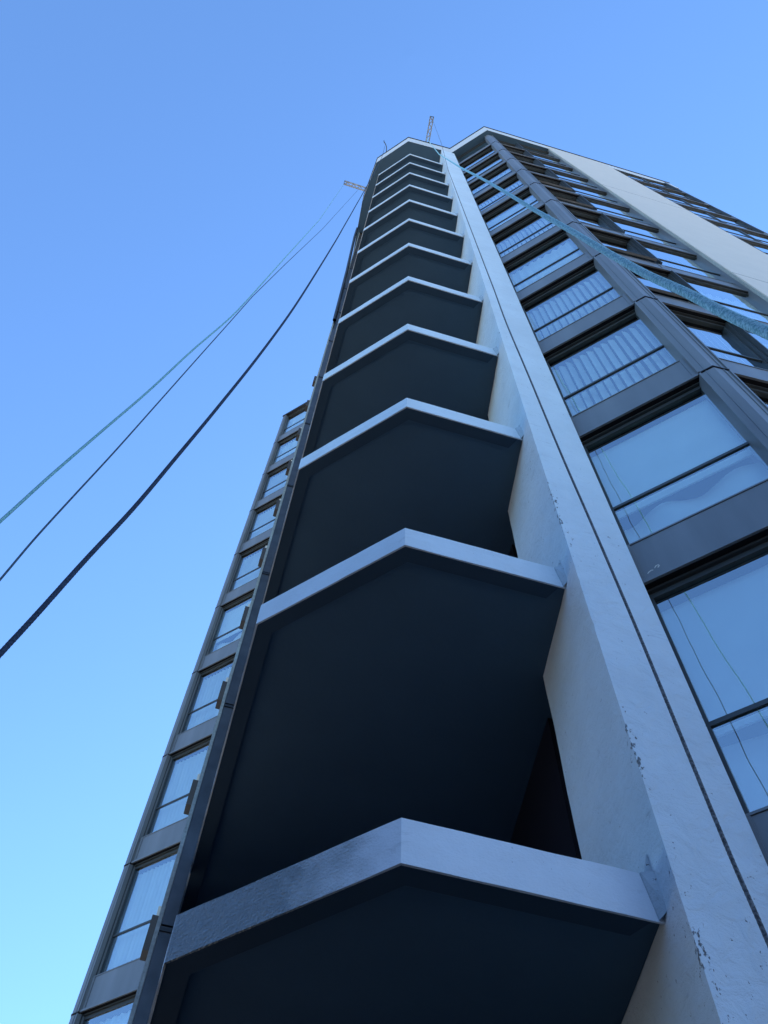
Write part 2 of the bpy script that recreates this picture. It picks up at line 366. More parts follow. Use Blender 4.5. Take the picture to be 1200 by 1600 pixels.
for n in range(12):
    me, mf, mb = BV[n % 4] if n else BV[0]
    sl = T(link('balcony_slab', me)); sl.location.z += ZF(n)
    if n == 0:
        mf0 = mf.copy(); mf0.materials.clear(); mf0.materials.append(M['wet']); link('fascia', mf0, parent=sl)
    else: link('fascia', mf, parent=sl)
    link('soffit_border', mb, parent=sl)
    # metal stub and paint skirt where the slab meets the column
    d = (C - B).normalized(); nr = Vector((d.y, -d.x))
    bm = bmesh.new()
    p0 = C + nr * .001
    def P(q, z): return (q.x * S, q.y * S, z)
    a0 = C - d * .022; 
    f = [P(a0 + nr * .004, -FT * S * .02), P(C + nr * .018, -FT * S * .05), P(C + nr * .024, -FT * S * .9), P(a0 + d * .012 + nr * .004, -FT * S * .98)]
    g_ = [P(a0 - nr * .004, -FT * S * .02), P(C - nr * .004, -FT * S * .05), P(C - nr * .004, -FT * S * .9), P(a0 + d * .012 - nr * .004, -FT * S * .98)]
    va = [bm.verts.new(q) for q in f]; vb = [bm.verts.new(q) for q in g_]
    bm.faces.new(va); bm.faces.new(vb[::-1])
    for i in range(4): bm.faces.new((va[i], vb[i], vb[(i + 1) % 4], va[(i + 1) % 4]))
    # upstanding fin
    q1 = C - d * .016 + nr * .004; q2 = C + nr * .006
    fin = [P(q1, -.01), P(q2, -.01), P(q2 - d * .003, .11)]
    fin2 = [P(q1 + nr * .003, -.01), P(q2 + nr * .003, -.01), P(q2 - d * .003 + nr * .003, .11)]
    va = [bm.verts.new(q) for q in fin]; vb = [bm.verts.new(q) for q in fin2]
    bm.faces.new(va); bm.faces.new(vb[::-1])
    for i in range(3): bm.faces.new((va[i], vb[i], vb[(i + 1) % 3], va[(i + 1) % 3]))
    obj('bracket', bm, M['bracket'], sl)

# white blade column between balconies and windows
def column():
    bm = bmesh.new()
    per = [D, E, Vector((.625, 1.52)), W1]
    segs = [(0, 1, 14), (1, 2, 3), (2, 3, 2), (3, 0, 12)]
    z0, z1 = 0.0, ZF(TOPZ)
    zs = []
    z = z0
    while z < z1:
        zs.append(z); z += .035 if z < 13 else (.12 if z < 24 else .5)
    zs.append(z1)
    rings = []
    for z in zs:
        ring = []
        for a, b, k in segs:
            for i in range(k):
                t = i / k
                if k > 10: t = t * t * (3 - 2 * t) * .35 + t * .65
                p = per[a].lerp(per[b], t); x, y = XY(p)
                v = Vector((x, y, z))
                amp = .004
                w = noise.noise(v * 1.1) * .007 + noise.noise(v * 5) * .0025
                dd = Vector((0, 0))
                if (a == 0): nrm = Vector((.19, -.98))
                elif a == 3: nrm = Vector((-1, -.05))
                else: nrm = Vector((0, 0))
                if i == 0 and a == 0:       # the worn front left arris
                    c = noise.noise(Vector((0, 0, z * 1.3))) ; ch = max(0, noise.noise(Vector((3, 0, z * 9))) ) * (1.0 if c > .05 else .25)
                    dd = Vector((.8, .6)) * (.003 + .016 * ch); nrm = Vector((0, 0))
                ring.append(bm.verts.new((x + nrm.x * w + dd.x, y + nrm.y * w + dd.y, z)))
        rings.append(ring)
    m = len(rings[0])
    for r0, r1 in zip(rings, rings[1:]):
        for i in range(m): bm.faces.new((r0[i], r0[(i + 1) % m], r1[(i + 1) % m], r1[i]))
    bm.faces.new(rings[0][::-1]); bm.faces.new(rings[-1])
    return tobj('column', bm, M['column'])
column()

# dark recess behind the balconies: door wall on the right, rear wall
def wallbox(name, p, q, thick, z0, z1, mat):
    d = (q - p).normalized(); n = Vector((-d.y, d.x))
    bm = bmesh.new(); prism(bm, [XY(p), XY(q), XY(q + n * thick), XY(p + n * thick)], z0, z1)
    return tobj(name, bm, mat)
wallbox('side_wall', Vector((.5215, 1.60)), Vector((.71, 1.60)), .1, 0, ZF(TOPZ), M['interior'])
for n in range(-1, 12):
    z0 = ZF(n) + .0 if n >= 0 else 0.0
    z1 = ZF(n + 1) - FT * S - .003
    if n == 11: z1 = ZF(TOPZ) - .003
    d = (W3 - W2).normalized()
    bm = bmesh.new(); q = W2 + Vector((.004, 0)); q2 = W3 + Vector((.004, 0)); nn = Vector((-d.y, d.x))
    prism(bm, [XY(q), XY(q2), XY(q2 + nn * .03), XY(q + nn * .03)], z0 + .004, z1)
    dr = tobj('balcony_door', bm, M['door'])
    bm = bmesh.new()
    for t in (.0, .33, .66, .97):
        a = q.lerp(q2, t); b = q.lerp(q2, t + .03)
        prism(bm, [XY(a - nn * .01), XY(b - nn * .01), XY(b - nn * .001), XY(a - nn * .001)], z0 + .004, z1)
    o = tobj('x', bm, M['under']); o.name = 'door_frame'; o.location = (0, 0, 0); o.parent = dr
wallbox('rear_wall', LB + Vector((.004, .002)), Vector((.44, 2.885)), -.05, 0, ZF(TOPZ) - .003, M['interior'])

# left pilaster: dark metal cover in storey lengths plus a raw concrete nib
def az(p_dist, deg): return Vector((cos(radians(deg)), sin(radians(deg)))) * p_dist
s0 = az(2.37, 103.22); s1 = az(2.37, 104.19); s2 = az(2.365, 104.22); s3 = az(2.365, 104.50)
dv = V2(LEFT_DIR)
for n in range(-1, 12):
    z0 = ZF(n + .68 - .0) if n >= 0 else .0
    z1 = ZF(n + 1.68) - .02
    z1 = min(z1, ZF(TOPZ) - .002)
    if n == -1: z1 = ZF(.68) - .02
    bm = bmesh.new()
    prism(bm, [XY(s0), XY(s0 + dv * .05), XY(s1 + dv * .05), XY(s1)], z0, z1)
    o = tobj('pilaster_cover', bm, M['strip'] if n < 9 else M['brown'])  # top lengths coloured brown to imitate what the glossy cover reflects
    bm = bmesh.new()
    prism(bm, [XY(s0 - dv * .004), XY(s0 + dv * .02), XY(s1 + dv * .02 + Vector((-.001, 0))), XY(s1 - dv * .004 + Vector((-.001, 0)))], z1 - .05, z1 - .012)
    j = obj('joint_lip', bm, M['flash'], o)
bm = bmesh.new(); prism(bm, [XY(s2), XY(s2 + dv * .06), XY(s3 + dv * .06), XY(s3)], 0, ZF(TOPZ) - .002)
tobj('pilaster_nib', bm, M['concrete'])
# flank wall behind the pilaster and the ends of its spandrels
w0 = az(2.50, 104.05); w1 = az(4.45, 104.3)
wallbox('flank_wall', w0, w1, -.02, 0, ZF(11.1), M['concrete'])
for k in range(1, 12):
    if k == 0: continue
    c0 = az(4.31, 104.95); c1 = az(4.31, 103.95)
    bm = bmesh.new()
    prism(bm, [XY(c0), XY(c1), XY(c1 + dv * .09), XY(c0 + dv * .09)], ZF(SP(k)) + .02, ZF(SP(k) + .215), 0)
    tobj('spandrel_end', bm, M['brown'])
    bm = bmesh.new()
    e0 = az(4.33, 104.70); e1 = az(4.33, 103.95)
    prism(bm, [XY(e0), XY(e1), XY(e1 + dv * .05), XY(e0 + dv * .05)], ZF(SP(k) + .216), ZF(SP(k) + .29), 0)
    tobj('sill_end', bm, M['pale_wall'])

# ------------------------------------------------------------------ window bays
SILL = .215
cache = {}
def frame_mesh(w, mid=False):
    """frame, head and transom of one storey-high window, origin at the spandrel underside, left end"""
    bm = bmesh.new()
    y0, y1 = .095, .15
    zb, zt = SILL * S, 1.0 * S
    jw = .05
    bx(bm, 0, jw, y0, y1, zb, zt); bx(bm, w - jw, w, y0, y1, zb, zt)
    bx(bm, jw, w - jw, y0, y1, zb, zb + .06)
    bx(bm, jw, w - jw, y0, y1, zt - .09, zt)
    ztr = .475 * S
    bx(bm, jw, w - jw, y0 + .004, y1 - .01, ztr + .006, ztr + .045)
    # thin stepped edge of the jambs
    bx(bm, -.0, .022, y0 - .05, y0, zb, zt - .002); bx(bm, w - .022, w, y0 - .05, y0, zb, zt - .002)
    bx(bm, .022, w - .022, y0 - .03, y0, zt - .03, zt - .002)
    if mid: bx(bm, w * .5 - .03, w * .5 + .03, y0 - .004, y1 - .004, zb + .06, zt - .09)
    bmesh.ops.recalc_face_normals(bm, faces=bm.faces)
    me = bpy.data.meshes.new('frame'); bm.to_mesh(me); bm.free(); me.materials.append(M['metal_dark']); return me

def pane_mesh(w, z0, z1):
    bm = bmesh.new(); fs = bx(bm, .05, w - .05, .112, .118, z0, z1)
    for f in fs: f.material_index = 1
    fs[2].material_index = 0
    me = bpy.data.meshes.new('pane'); bm.to_mesh(me); bm.free(); me.materials.append(M['glass']); me.materials.append(M['clear']); return me

def blind_mesh(w, kind, seed):
    r = random.Random(seed); bm = bmesh.new()
    zt = .965 * S; x0, x1 = .03, w - .03
    if kind == 'slats':
        zb = r.choice([.30, .34, .27]) * S; n = int((x1 - x0) / .095); st = (x1 - x0) / n
        for i in range(n):
            c = x0 + (i + .5) * st; tw = radians(32 + r.uniform(-10, 10)); hw = .046
            prev = None
            for k in range(5):
                s = -1 + k / 2; xx = c + cos(tw) * hw * s; yy = .25 + sin(tw) * hw * s - .010 * (1 - s * s)
                zz = zb + r.uniform(-.004, .004)
                a = bm.verts.new((xx, yy, zb - .012 * (1 - s * s))); b = bm.verts.new((xx, yy, zt))
                if prev: bm.faces.new((prev[0], a, b, prev[1]))
                prev = (a, b)
    elif kind == 'folds':
        zb = .235 * S; n = int((x1 - x0) / .012); prev = None
        ph = r.uniform(0, 6); lam = r.uniform(.11, .15)
        for i in range(n + 1):
            xx = x0 + (x1 - x0) * i / n
            yy = .25 + .024 * sin(2 * pi * xx / lam + ph + .8 * sin(xx * 3.1 + ph)) + .008 * sin(xx * 9)
            a = bm.verts.new((xx, yy * 1.0, zb)); b = bm.verts.new((xx, .25 + (yy - .25) * .7, zt))
            if prev: bm.faces.new((prev[0], a, b, prev[1]))
            prev = (a, b)
    else:                        # roller blind drawn part way, with net curtain gathered below
        zb = .50 * S
        bx(bm, x0, x1, .235, .238, zb, zt)
        bx(bm, x0, x1, .228, .245, zb - .03, zb)
        n = 60; rows = 10; g = []
        for i in range(n + 1):
            col = []
            for q in range(rows + 1):
                s = i / n; t = q / rows
                xx = x0 + (x1 - x0) * s; z = .235 * S + (zb - .04 - .235 * S) * t
                yy = .33 + .05 * noise.noise(Vector((xx * 3.2, z * 2.2, seed))) + .03 * sin(xx * 8 + 3 * t + seed)
                col.append(bm.verts.new((xx, yy, z)))
            g.append(col)
        for i in range(n):
            for q in range(rows): bm.faces.new((g[i][q], g[i + 1][q], g[i + 1][q + 1], g[i][q + 1]))
    me = bpy.data.meshes.new('blind'); bm.to_mesh(me); bm.free(); me.materials.append(M['blind'])
    for f in me.polygons: f.use_smooth = (kind != 'roller')
    return me

def sash_mesh(w, glass=True):
    z1 = .472 * S; h = .47 * S - SILL * S - .07
    bm = bmesh.new(); a = radians(9)
    def rot(x0, x1, y0, y1, zz0, zz1, mi):
        fs = bx(bm, x0, x1, y0, y1, zz0, zz1, mi)
        return fs
    b = .045
    rot(.055, .055 + b, -.02, .02, -h, 0, 0); rot(w - .055 - b, w - .055, -.02, .02, -h, 0, 0)
    rot(.055 + b, w - .055 - b, -.02, .02, -h, -h + b, 0); rot(.055 + b, w - .055 - b, -.02, .02, -b, 0, 0)
    rot(.055 + b, w - .055 - b, -.004, .002, -h + b, -b, 1)
    bmesh.ops.transform(bm, matrix=Matrix.Translation((0, .09, z1)) @ Matrix.Rotation(-a, 4, 'X'), verts=bm.verts)
    me = bpy.data.meshes.new('open_sash'); bm.to_mesh(me); bm.free(); me.materials.append(M['metal']); me.materials.append(M['glass']); return me

def spandrel_mesh(w, gap=True):
    bm = bmesh.new(); h = SILL * S
    bx(bm, 0, w, .030, .34, .045, h - .02, 0)                     # panel
    bx(bm, 0, w, -.003, .20, .0, .04, 0)                          # bottom rail
    bx(bm, 0, w, .022, .18, h - .018, h, 0)                         # sill rail
    bx(bm, .0, .055, .020, .030, .0415, h - .0215, 0)
    bx(bm, w - .055, w, .020, .030, .0415, h - .0215, 0)
    bx(bm, .002, w - .002, .02, .34, -.006, .0, 1)                # black underside
    me = bpy.data.meshes.new('spandrel_panel'); bmesh.ops.recalc_face_normals(bm, faces=bm.faces); bm.to_mesh(me); bm.free()
    me.materials.append(M['metal']); me.materials.append(M['under']); return me

def get(key, fn):
    if key not in cache: cache[key] = fn()
    return cache[key]

def bay(parent, base, p, ang, t0, t1, ks, kinds, opens=(), label_panel=True, kcap=None, mid=False, spand=True, dy=0.0):
    w = (t1 - t0) * S; o = p + V2(ang) * t0
    mx = frame_at(o, ang); wk = round(w, 3)
    for k in ks:
        m = Matrix.Translation((0, 0, ZF(SP(k)))) @ mx
        m = Matrix.Translation(-base) @ m
        if spand:
            s = link('spandrel_panel', get(('sp', wk), lambda: spandrel_mesh(w)), parent=parent); s.matrix_local = m
        if kcap is not None and k >= kcap: continue
        wi = link('window', get(('fr', wk, mid), lambda: frame_mesh(w, mid)), parent=parent); wi.matrix_local = m @ Matrix.Translation((0, dy, 0))
        link('pane', get(('pu', wk), lambda: pane_mesh(w, .475 * S + .055, S - .09)), parent=wi)
        if k in opens:
            link('sash', get(('sa', wk), lambda: sash_mesh(w)), parent=wi)
        else:
            link('pane', get(('pl', wk), lambda: pane_mesh(w, SILL * S + .06, .475 * S)), parent=wi)
        kd, sd_ = kinds(k)
        if k in opens: kd = None
        if kd: link('blind', get(('bl', wk, kd, sd_), lambda: blind_mesh(w, kd, sd_)), parent=wi)

def corner_cover(parent, base, p, a1, a2, k, w1, w2, zt=None, mat='metal'):
    """metal cover folded round a corner; one length per storey"""
    u1 = V2(a1); u2 = V2(a2)
    def ring(ins):
        n1 = Vector((-u1.y, u1.x)); n2 = Vector((-u2.y, u2.x))
        # corner of the two inset planes
        bis = (n1 + n2).normalized(); c = p + bis * (ins / max(.2, bis.dot(n1)))
        return [c - u1 * w1, c, c + u2 * w2]
    o = ring(-.004); i = ring(.05)
    bm = bmesh.new(); b2 = base
    zb = ZF(SP(k)) + .012; z1 = ZF(SP(k + 1)) - .022 if zt is None else zt
    outer = [o[0], o[1], o[2], i[2], i[1], i[0]]
    prism(bm, [(q.x * S - b2.x, q.y * S - b2.y) for q in outer], zb - b2.z, z1 - b2.z)
    # raised ribs along both edges
    for q, u, s in ((o[0], u1, 1), (o[2], u2, -1)):
        n = Vector((u.y, -u.x))
        r = [q, q + u * (.007 * s), q + u * (.007 * s) + n * .005, q + n * .005]
        prism(bm, [(v.x * S - b2.x, v.y * S - b2.y) for v in r], zb - b2.z, z1 - b2.z)
    for f_, u, a0 in ((.45, u1, o[0]), (.55, u2, o[1])):
        n = Vector((u.y, -u.x)); ln = (o[1] - o[0]).length if u is u1 else (o[2] - o[1]).length; q = a0 + u * (ln * f_)
        r = [q + n * .0002, q + u * .0028 + n * .0002, q + u * .0028 + n * .0026, q + n * .0026]
        prism(bm, [(v.x * S - b2.x, v.y * S - b2.y) for v in r], zb + .002 - b2.z, z1 - .002 - b2.z)
    # narrow black lip below the joint
    l = ring(-.0075); li = ring(.04)
    bmesh.ops.recalc_face_normals(bm, faces=bm.faces)
    c = obj('corner_cover', bm, M[mat], parent)
    bm = bmesh.new()
    prism(bm, [(q.x * S - b2.x, q.y * S - b2.y) for q in (l[0], l[1], l[2], li[2], li[1], li[0])], zb - .013 - b2.z, zb - .001 - b2.z)
    obj('joint_lip', bm, M['flash'], c)

kinds_fg = {0: ('roller', 3), 1: ('roller', 5), 2: ('slats', 2), 3: ('slats', 4), 4: ('folds', 1), 5: ('slats', 6)}
def kf(k): return kinds_fg.get(k, [('roller', 3), ('slats', 2), ('folds', 1)][k % 3])
MW = .052                                     # width of the corner cover on the splayed side
bay(tower, T0, Fp, U45, .003, .524 - MW + .004, range(-1, 12), kf, kcap=None)
MG = .062
def kg(k): return [('folds', 2), ('roller', 8), (None, 0), ('slats', 9)][(k * 3 + 1) % 4]
bay(tower, T0, Gp, TH, MG - .004, .3975, range(-1, 12), kg, opens=(1, 3, 4, 6, 7))
bay(tower, T0, Gp, TH, .3985, .892, range(-1, 12), lambda k: kg(k + 2), opens=(), dy=-.062)
for k in range(-1, 12):
    corner_cover(tower, T0, Gp, U45, TH, k, MW, MG, zt=ZF(TOPZ) - .004 if k == 11 else None)
# a chalky scuff and a hooked paint mark on the lowest large panel
fm = frame_at(Fp, U45)
def scuff(pts, wd):
    bm = bmesh.new(); prev = None
    for i, (x, z) in enumerate(pts):
        q = pts[min(i + 1, len(pts) - 1)]; p0 = pts[max(i - 1, 0)]; d = Vector((q[0] - p0[0], q[1] - p0[1])).normalized(); w = wd * (.5 + .6 * abs(sin(i * 1.9)))
        a = bm.verts.new((x - d.y * w, .0285, z + d.x * w)); b = bm.verts.new((x + d.y * w, .0285, z - d.x * w))
        if prev: bm.faces.new((prev[0], a, b, prev[1]))
        prev = (a, b)
    o = obj('paint_mark', bm, M['pale_wall']); o.matrix_world = Matrix.Translation((0, 0, ZF(SP(1)))) @ fm; T(o)
scuff([(.10, .135), (.115, .15), (.135, .158), (.15, .15)], .006)
scuff([(.165, .165), (.18, .185), (.20, .188), (.205, .172), (.19, .155)], .006)
# slim grey jamb panels beside the pale wall
SL = Vector((1.963, 1.034)); SR = Vector((2.858, 1.230)); GA = radians(12.36)
je = Gp + V2(TH) * .893
bm = bmesh.new(); jn = V2(TH + pi / 2)
prism(bm, [XY(je + jn * .012), XY(SL + V2(GA) * .012 + jn * .02), XY(SL + V2(GA) * .012 + jn * .09), XY(je + jn * .09)], 0, ZF(TOPZ) - .004)
tobj('jamb_panel', bm, M['metal'])
# tall pale rendered wall
def pale_wall():
    bm = bmesh.new(); w = (SR - SL).length * S
    nx, z1 = 10, ZF(ROOFZ - .07) - .003
    zs = [i * z1 / 60 for i in range(61)]
    bx(bm, .0, w, .0, .35, 0, z1)
    o = obj('pale_wall', bm, M['pale_wall'])
    o.matrix_world = frame_at(SL, GA); T(o)
    for k in range(0, 12, 4):
        bm = bmesh.new(); bx(bm, .0, w, -.002, .0, ZF(k + .28), ZF(k + .28) + .012)
        j = obj('wall_joint', bm, M['metal_dark'], o)
    bm = bmesh.new(); bx(bm, -.032, -.001, .012, .06, 0, ZF(TOPZ) - .004)
    obj('wall_edge', bm, M['concrete'], o)
    bm = bmesh.new(); bx(bm, -.03, -.002, .062, .36, 0, ZF(TOPZ) - .006)
    obj('wall_return', bm, M['metal'], o)
pale_wall()
# right hand bay past the pale wall
r0 = Gp + V2(TH) * 1.80; 
bay(tower, T0, Gp, TH, 1.80, 2.54, range(-1, 12), lambda k: kg(k + 1), mid=True, dy=-.062)
Hp = Gp + V2(TH) * 2.565
for k in range(-1, 12):
    corner_cover(tower, T0, Hp, TH, TH + pi / 2 - .35, k, .022, .03, zt=ZF(TOPZ) - .004 if k == 11 else None)

# core of the building behind the glazing
def inset(p, a, d): return p + V2(a + pi / 2) * d
corepoly = [Vector((.70, 1.62)), inset(Fp + V2(U45) * .06, U45, .16), inset(Gp, (U45 + TH) / 2, .17), inset(Gp + V2(TH) * .96, TH, .17), inset(Gp + V2(TH) * 2.54, TH, .17),
            Hp + V2(TH + pi / 2) * 2.2 - V2(TH) * .2, Vector((.3, 3.6)), w1 + Vector((.02, .1)), Vector((-.60, 2.85)), Vector((.44, 2.96))]
bm = bmesh.new(); prism(bm, [XY(p) for p in corepoly], 0, ZF(TOPZ) - .01)
tobj('core_wall', bm, M['interior'])
fl = [Fp + V2(U45) * .01 + V2(U45 + pi / 2) * .10, Gp + V2((U45 + TH) / 2 + pi / 2) * .10, Gp + V2(TH) * .9 + V2(TH + pi / 2) * .10, Gp + V2(TH) * .9 + V2(TH + pi / 2) * .3, Vector((.72, 1.5))]
# side of the far end bay
bm = bmesh.new(); hd = V2(TH + pi / 2 - .02)
q0 = Hp - V2(TH) * .02 + V2(TH + pi / 2) * .05
prism(bm, [XY(q0), XY(q0 + hd * 2.1), XY(q0 + hd * 2.1 - V2(TH) * .1), XY(q0 - V2(TH) * .1)], 0, ZF(TOPZ) - .005)
tobj('end_wall', bm, M['pale_wall'])

# roof slab with a pale fascia and black flashing
RP = [Vector((-.392, 1.341)), Vector((.032, 1.043)), Vector((.634, 1.158)), Vector((1.092, .845)), Vector((3.83, 1.444)), Vector((3.75, 1.75)), Vector((3.3, 3.7)), Vector((-.9, 4.2)), Vector((-.565, 1.86))]
def grow(poly, d):
    n = len(poly); out = []
    for i in range(n):
        p0, p1, p2 = poly[i - 1], poly[i], poly[(i + 1) % n]
        d1 = (p1 - p0).normalized(); d2 = (p2 - p1).normalized()
        n1 = Vector((d1.y, -d1.x)); n2 = Vector((d2.y, -d2.x)); b = (n1 + n2).normalized()
        out.append(p1 + b * (d / max(.3, b.dot(n1))))
    return out
bm = bmesh.new(); prism(bm, [XY(p) for p in grow(RP, -.002)], ZF(TOPZ), ZF(ROOFZ) - .05, 0)
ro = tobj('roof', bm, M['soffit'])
bm = bmesh.new()
gi = grow(RP, -.03)
# fascia ring as thin upright boards
rr = grow(RP, .0)
for i in range(len(RP)):
    j = (i + 1) % len(RP)
    a0, a1 = rr[i], rr[j]; b0, b1 = grow(RP, -.0018)[i], grow(RP, -.0018)[j]
    prism(bm, [XY(a0), XY(a1), XY(b1), XY(b0)], ZF(TOPZ) - .012, ZF(ROOFZ) - .045)
o = obj('roof_fascia', bm, M['roof_fascia']); o.parent = ro
bm = bmesh.new(); prism(bm, [XY(p) for p in grow(RP, .010)], ZF(ROOFZ) - .04, ZF(ROOFZ) + .03)
o = obj('flashing', bm, M['flash']); o.parent = ro
# pale upper corner pocket: the pale wall runs up in front of the soffit

# ------------------------------------------------------------------ lower wing to the left
Lp = Vector((-1.533, 4.737))
wing = thing('apartment_wing', 'lower apartment wing with dark framed windows rising behind the tower at left', 'building', (-1.3 * S, 5.2 * S, 0))
WB = Vector(wing.location)
kinds_w = {2: ('slats', 2), 3: ('slats', 4), 4: ('slats', 6), 5: ('roller', 8), 6: ('slats', 2), 7: ('slats', 4), 8: ('slats', 3), 9: ('folds', 4), 10: ('roller', 5)}
bay(wing, WB, Lp, U45, .052, .60, range(0, 11), lambda k: kinds_w.get(k, ('folds', 2)))
bay(wing, WB, Lp, U45, .601, 1.10, range(0, 11), lambda k: ('folds', 5))
for k in range(0, 11):
    corner_cover(wing, WB, Lp, TH + pi / 2 + pi, U45, k, .05, .050, zt=ZF(10.93) - .01 if k == 10 else None)
bm = bmesh.new()
wp = [Lp + V2(U45) * .02 + V2(U45 + pi / 2) * .17, Lp + V2(U45) * 1.1 + V2(U45 + pi / 2) * .17, Lp + V2(U45) * 1.1 + V2(U45 + pi / 2) * 1.2, Lp + V2(U45) * .3 + V2(U45 + pi / 2) * 1.4]
prism(bm, [(p.x * S - WB.x, p.y * S - WB.y) for p in wp], 0, ZF(10.93) - .02)
obj('core_wall', bm, M['interior'], wing)
bm = bmesh.new(); wi_ = V2(U45 + pi / 2)
we = [Lp + V2(U45) * .012 + wi_ * .012, Lp + V2(U45) * .05 + wi_ * .012, Lp + V2(U45) * .05 + wi_ * 1.2, Lp + V2(U45) * .30 + wi_ * 1.2, Lp + V2(U45) * .26 + wi_ * 1.2]
prism(bm, [(p.x * S - WB.x, p.y * S - WB.y) for p in we[:3] + [Lp + V2(U45) * .012 + wi_ * 1.2]], 0, ZF(10.93) - .015)
obj('end_wall', bm, M['concrete'], wing)
bm = bmesh.new()
wr = [Lp - V2(U45) * .012 - V2(U45 + pi / 2) * .012, Lp + V2(U45) * 1.12 - V2(U45 + pi / 2) * .012, Lp + V2(U45) * 1.12 + V2(U45 + pi / 2) * 1.2, Lp + V2(U45) * .25 + V2(U45 + pi / 2) * 1.4]
prism(bm, [(p.x * S - WB.x, p.y * S - WB.y) for p in wr], ZF(10.93), ZF(10.93) + .12)
obj('roof', bm, M['flash'], wing)

# ------------------------------------------------------------------ roof rigging
RT = ZF(ROOFZ) + .03
def truss(name, label, p, q, w=.13):
    p = Vector((*p, RT + .04)); q = Vector((*q, RT + .04))
    d = (q - p); L = d.length; back = 1.6
    t = thing(name, label, 'outrigger beam', tuple(p), 'aluminium outrigger beams on the roof edge')
    ang = math.atan2(d.y, d.x)
    t.rotation_euler = (0, 0, ang)
    h = w / 2
    def part(nm, boxes, mat):
        bm = bmesh.new()
        for b in boxes: bx(bm, *b)
        return obj(nm, bm, mat, t)
    for sy in (-1, 1):
        for sz in (0, 1):
            part('chord', [(-back, L, sy * h - .020, sy * h + .020, sz * w, sz * w + .036)], M['alu'])
    n = int((L + back) / .13)
    for sy in (-1, 1):
        bm = bmesh.new()
        for i in range(n):
            x0 = -back + i * (L + back) / n; x1 = x0 + (L + back) / n
            za, zb = (.03, w) if i % 2 else (w, .03)
            a = Vector((x0, sy * h, za)); b = Vector((x1, sy * h, zb)); dr = (b - a).normalized(); up = Vector((-dr.z, 0, dr.x)) * .015
            vs = [bm.verts.new(v + Vector((0, s * .008, 0))) for s in (-1, 1) for v in (a + up, b + up, b - up, a - up)]
            for f in ((0, 1, 2, 3), (7, 6, 5, 4), (0, 4, 5, 1), (1, 5, 6, 2), (2, 6, 7, 3), (3, 7, 4, 0)): bm.faces.new([vs[k] for k in f])
        obj('lattice', bm, M['alu'], t)
    bm = bmesh.new()
    for i in range(n):
        x0 = -back + i * (L + back) / n; x1 = x0 + (L + back) / n
        a = Vector((x0, -h if i % 2 else h, .004)); b = Vector((x1, h if i % 2 else -h, .004)); dr = (b - a).normalized(); up = Vector((-dr.y, dr.x, 0)) * .018
        vs = [bm.verts.new(v + Vector((0, 0, s * .006))) for s in (-1, 1) for v in (a + up, b + up, b - up, a - up)]
        for f in ((0, 1, 2, 3), (7, 6, 5, 4), (0, 4, 5, 1), (1, 5, 6, 2), (2, 6, 7, 3), (3, 7, 4, 0)): bm.faces.new([vs[k] for k in f])
    obj('lattice', bm, M['alu'], t)
    part('end_plate', [(L, L + .02, -h - .02, h + .02, -.03, w + .04)], M['metal_dark'])
    part('foot', [(-back, -back + .3, -.15, .15, -.04, .0)], M['metal_dark'])
    bm = bmesh.new(); bx(bm, L - .12, L - .06, -.02, .02, -.12, -.001); obj('pulley_block', bm, M['alu'], t)
    return t
truss('outrigger_beam', 'aluminium lattice beam sticking up over the roof edge above the balconies', (.893, 3.15), (1.005, 2.197))
truss('outrigger_beam', 'aluminium lattice beam reaching out to the left of the tower top, ropes hanging from it', (-1.568, 5.174), (-2.501, 4.944))

def sweep(bm, pts, rad, nseg=8, twist=0, lobes=3, depth=.16, step=.02, far_step=.5):
    """rope body: twisted strands near the ground, coarser further up"""
    P_ = [Vector(p) for p in pts]
    # Catmull-Rom resample
    out = []
    for i in range(len(P_) - 1):
        p0 = P_[max(i - 1, 0)]; p1 = P_[i]; p2 = P_[i + 1]; p3 = P_[min(i + 2, len(P_) - 1)]
        L = (p2 - p1).length
        m1 = (p2 - p0); m2 = (p3 - p1)
        l0 = max((p1 - p0).length, 1e-6); l2 = max((p3 - p2).length, 1e-6)
        m1 = m1 * (L / (l0 + L)); m2 = m2 * (L / (l2 + L))
        zmid = (p1.z + p2.z) / 2
        n = 1
        s = 0
        while s < L:
            t = s / L
            if L > 1.6:
                out.append(p1.lerp(p2, t)); s += far_step; continue
            h = ((2 * t ** 3 - 3 * t ** 2 + 1) * p1 + (t ** 3 - 2 * t ** 2 + t) * m1 + (-2 * t ** 3 + 3 * t ** 2) * p2 + (t ** 3 - t ** 2) * m2)
            out.append(h)
            s += step if h.z < 9 else (step * 3 if h.z < 15 else far_step)
    out.append(P_[-1])
    prev = None; up = Vector((1, 0, 0)); dist = 0; last = out[0]
    for i, c in enumerate(out):
        d = (out[min(i + 1, len(out) - 1)] - out[max(i - 1, 0)]).normalized()
        x = (up - d * up.dot(d)).normalized(); y = d.cross(x); up = x
        dist += (c - last).length; last = c
        ring = []
        for k in range(nseg):
            a = 2 * pi * k / nseg
            r = rad * (1 + depth * (abs(cos(lobes * .5 * (a - twist * dist))) * 1.0 - .6)) if (twist and c.z < 15) else rad
            ring.append(bm.verts.new(c + (x * cos(a) + y * sin(a)) * r))
        if prev:
            for k in range(nseg): bm.faces.new((prev[k], prev[(k + 1) % nseg], ring[(k + 1) % nseg], ring[k]))
        prev = ring

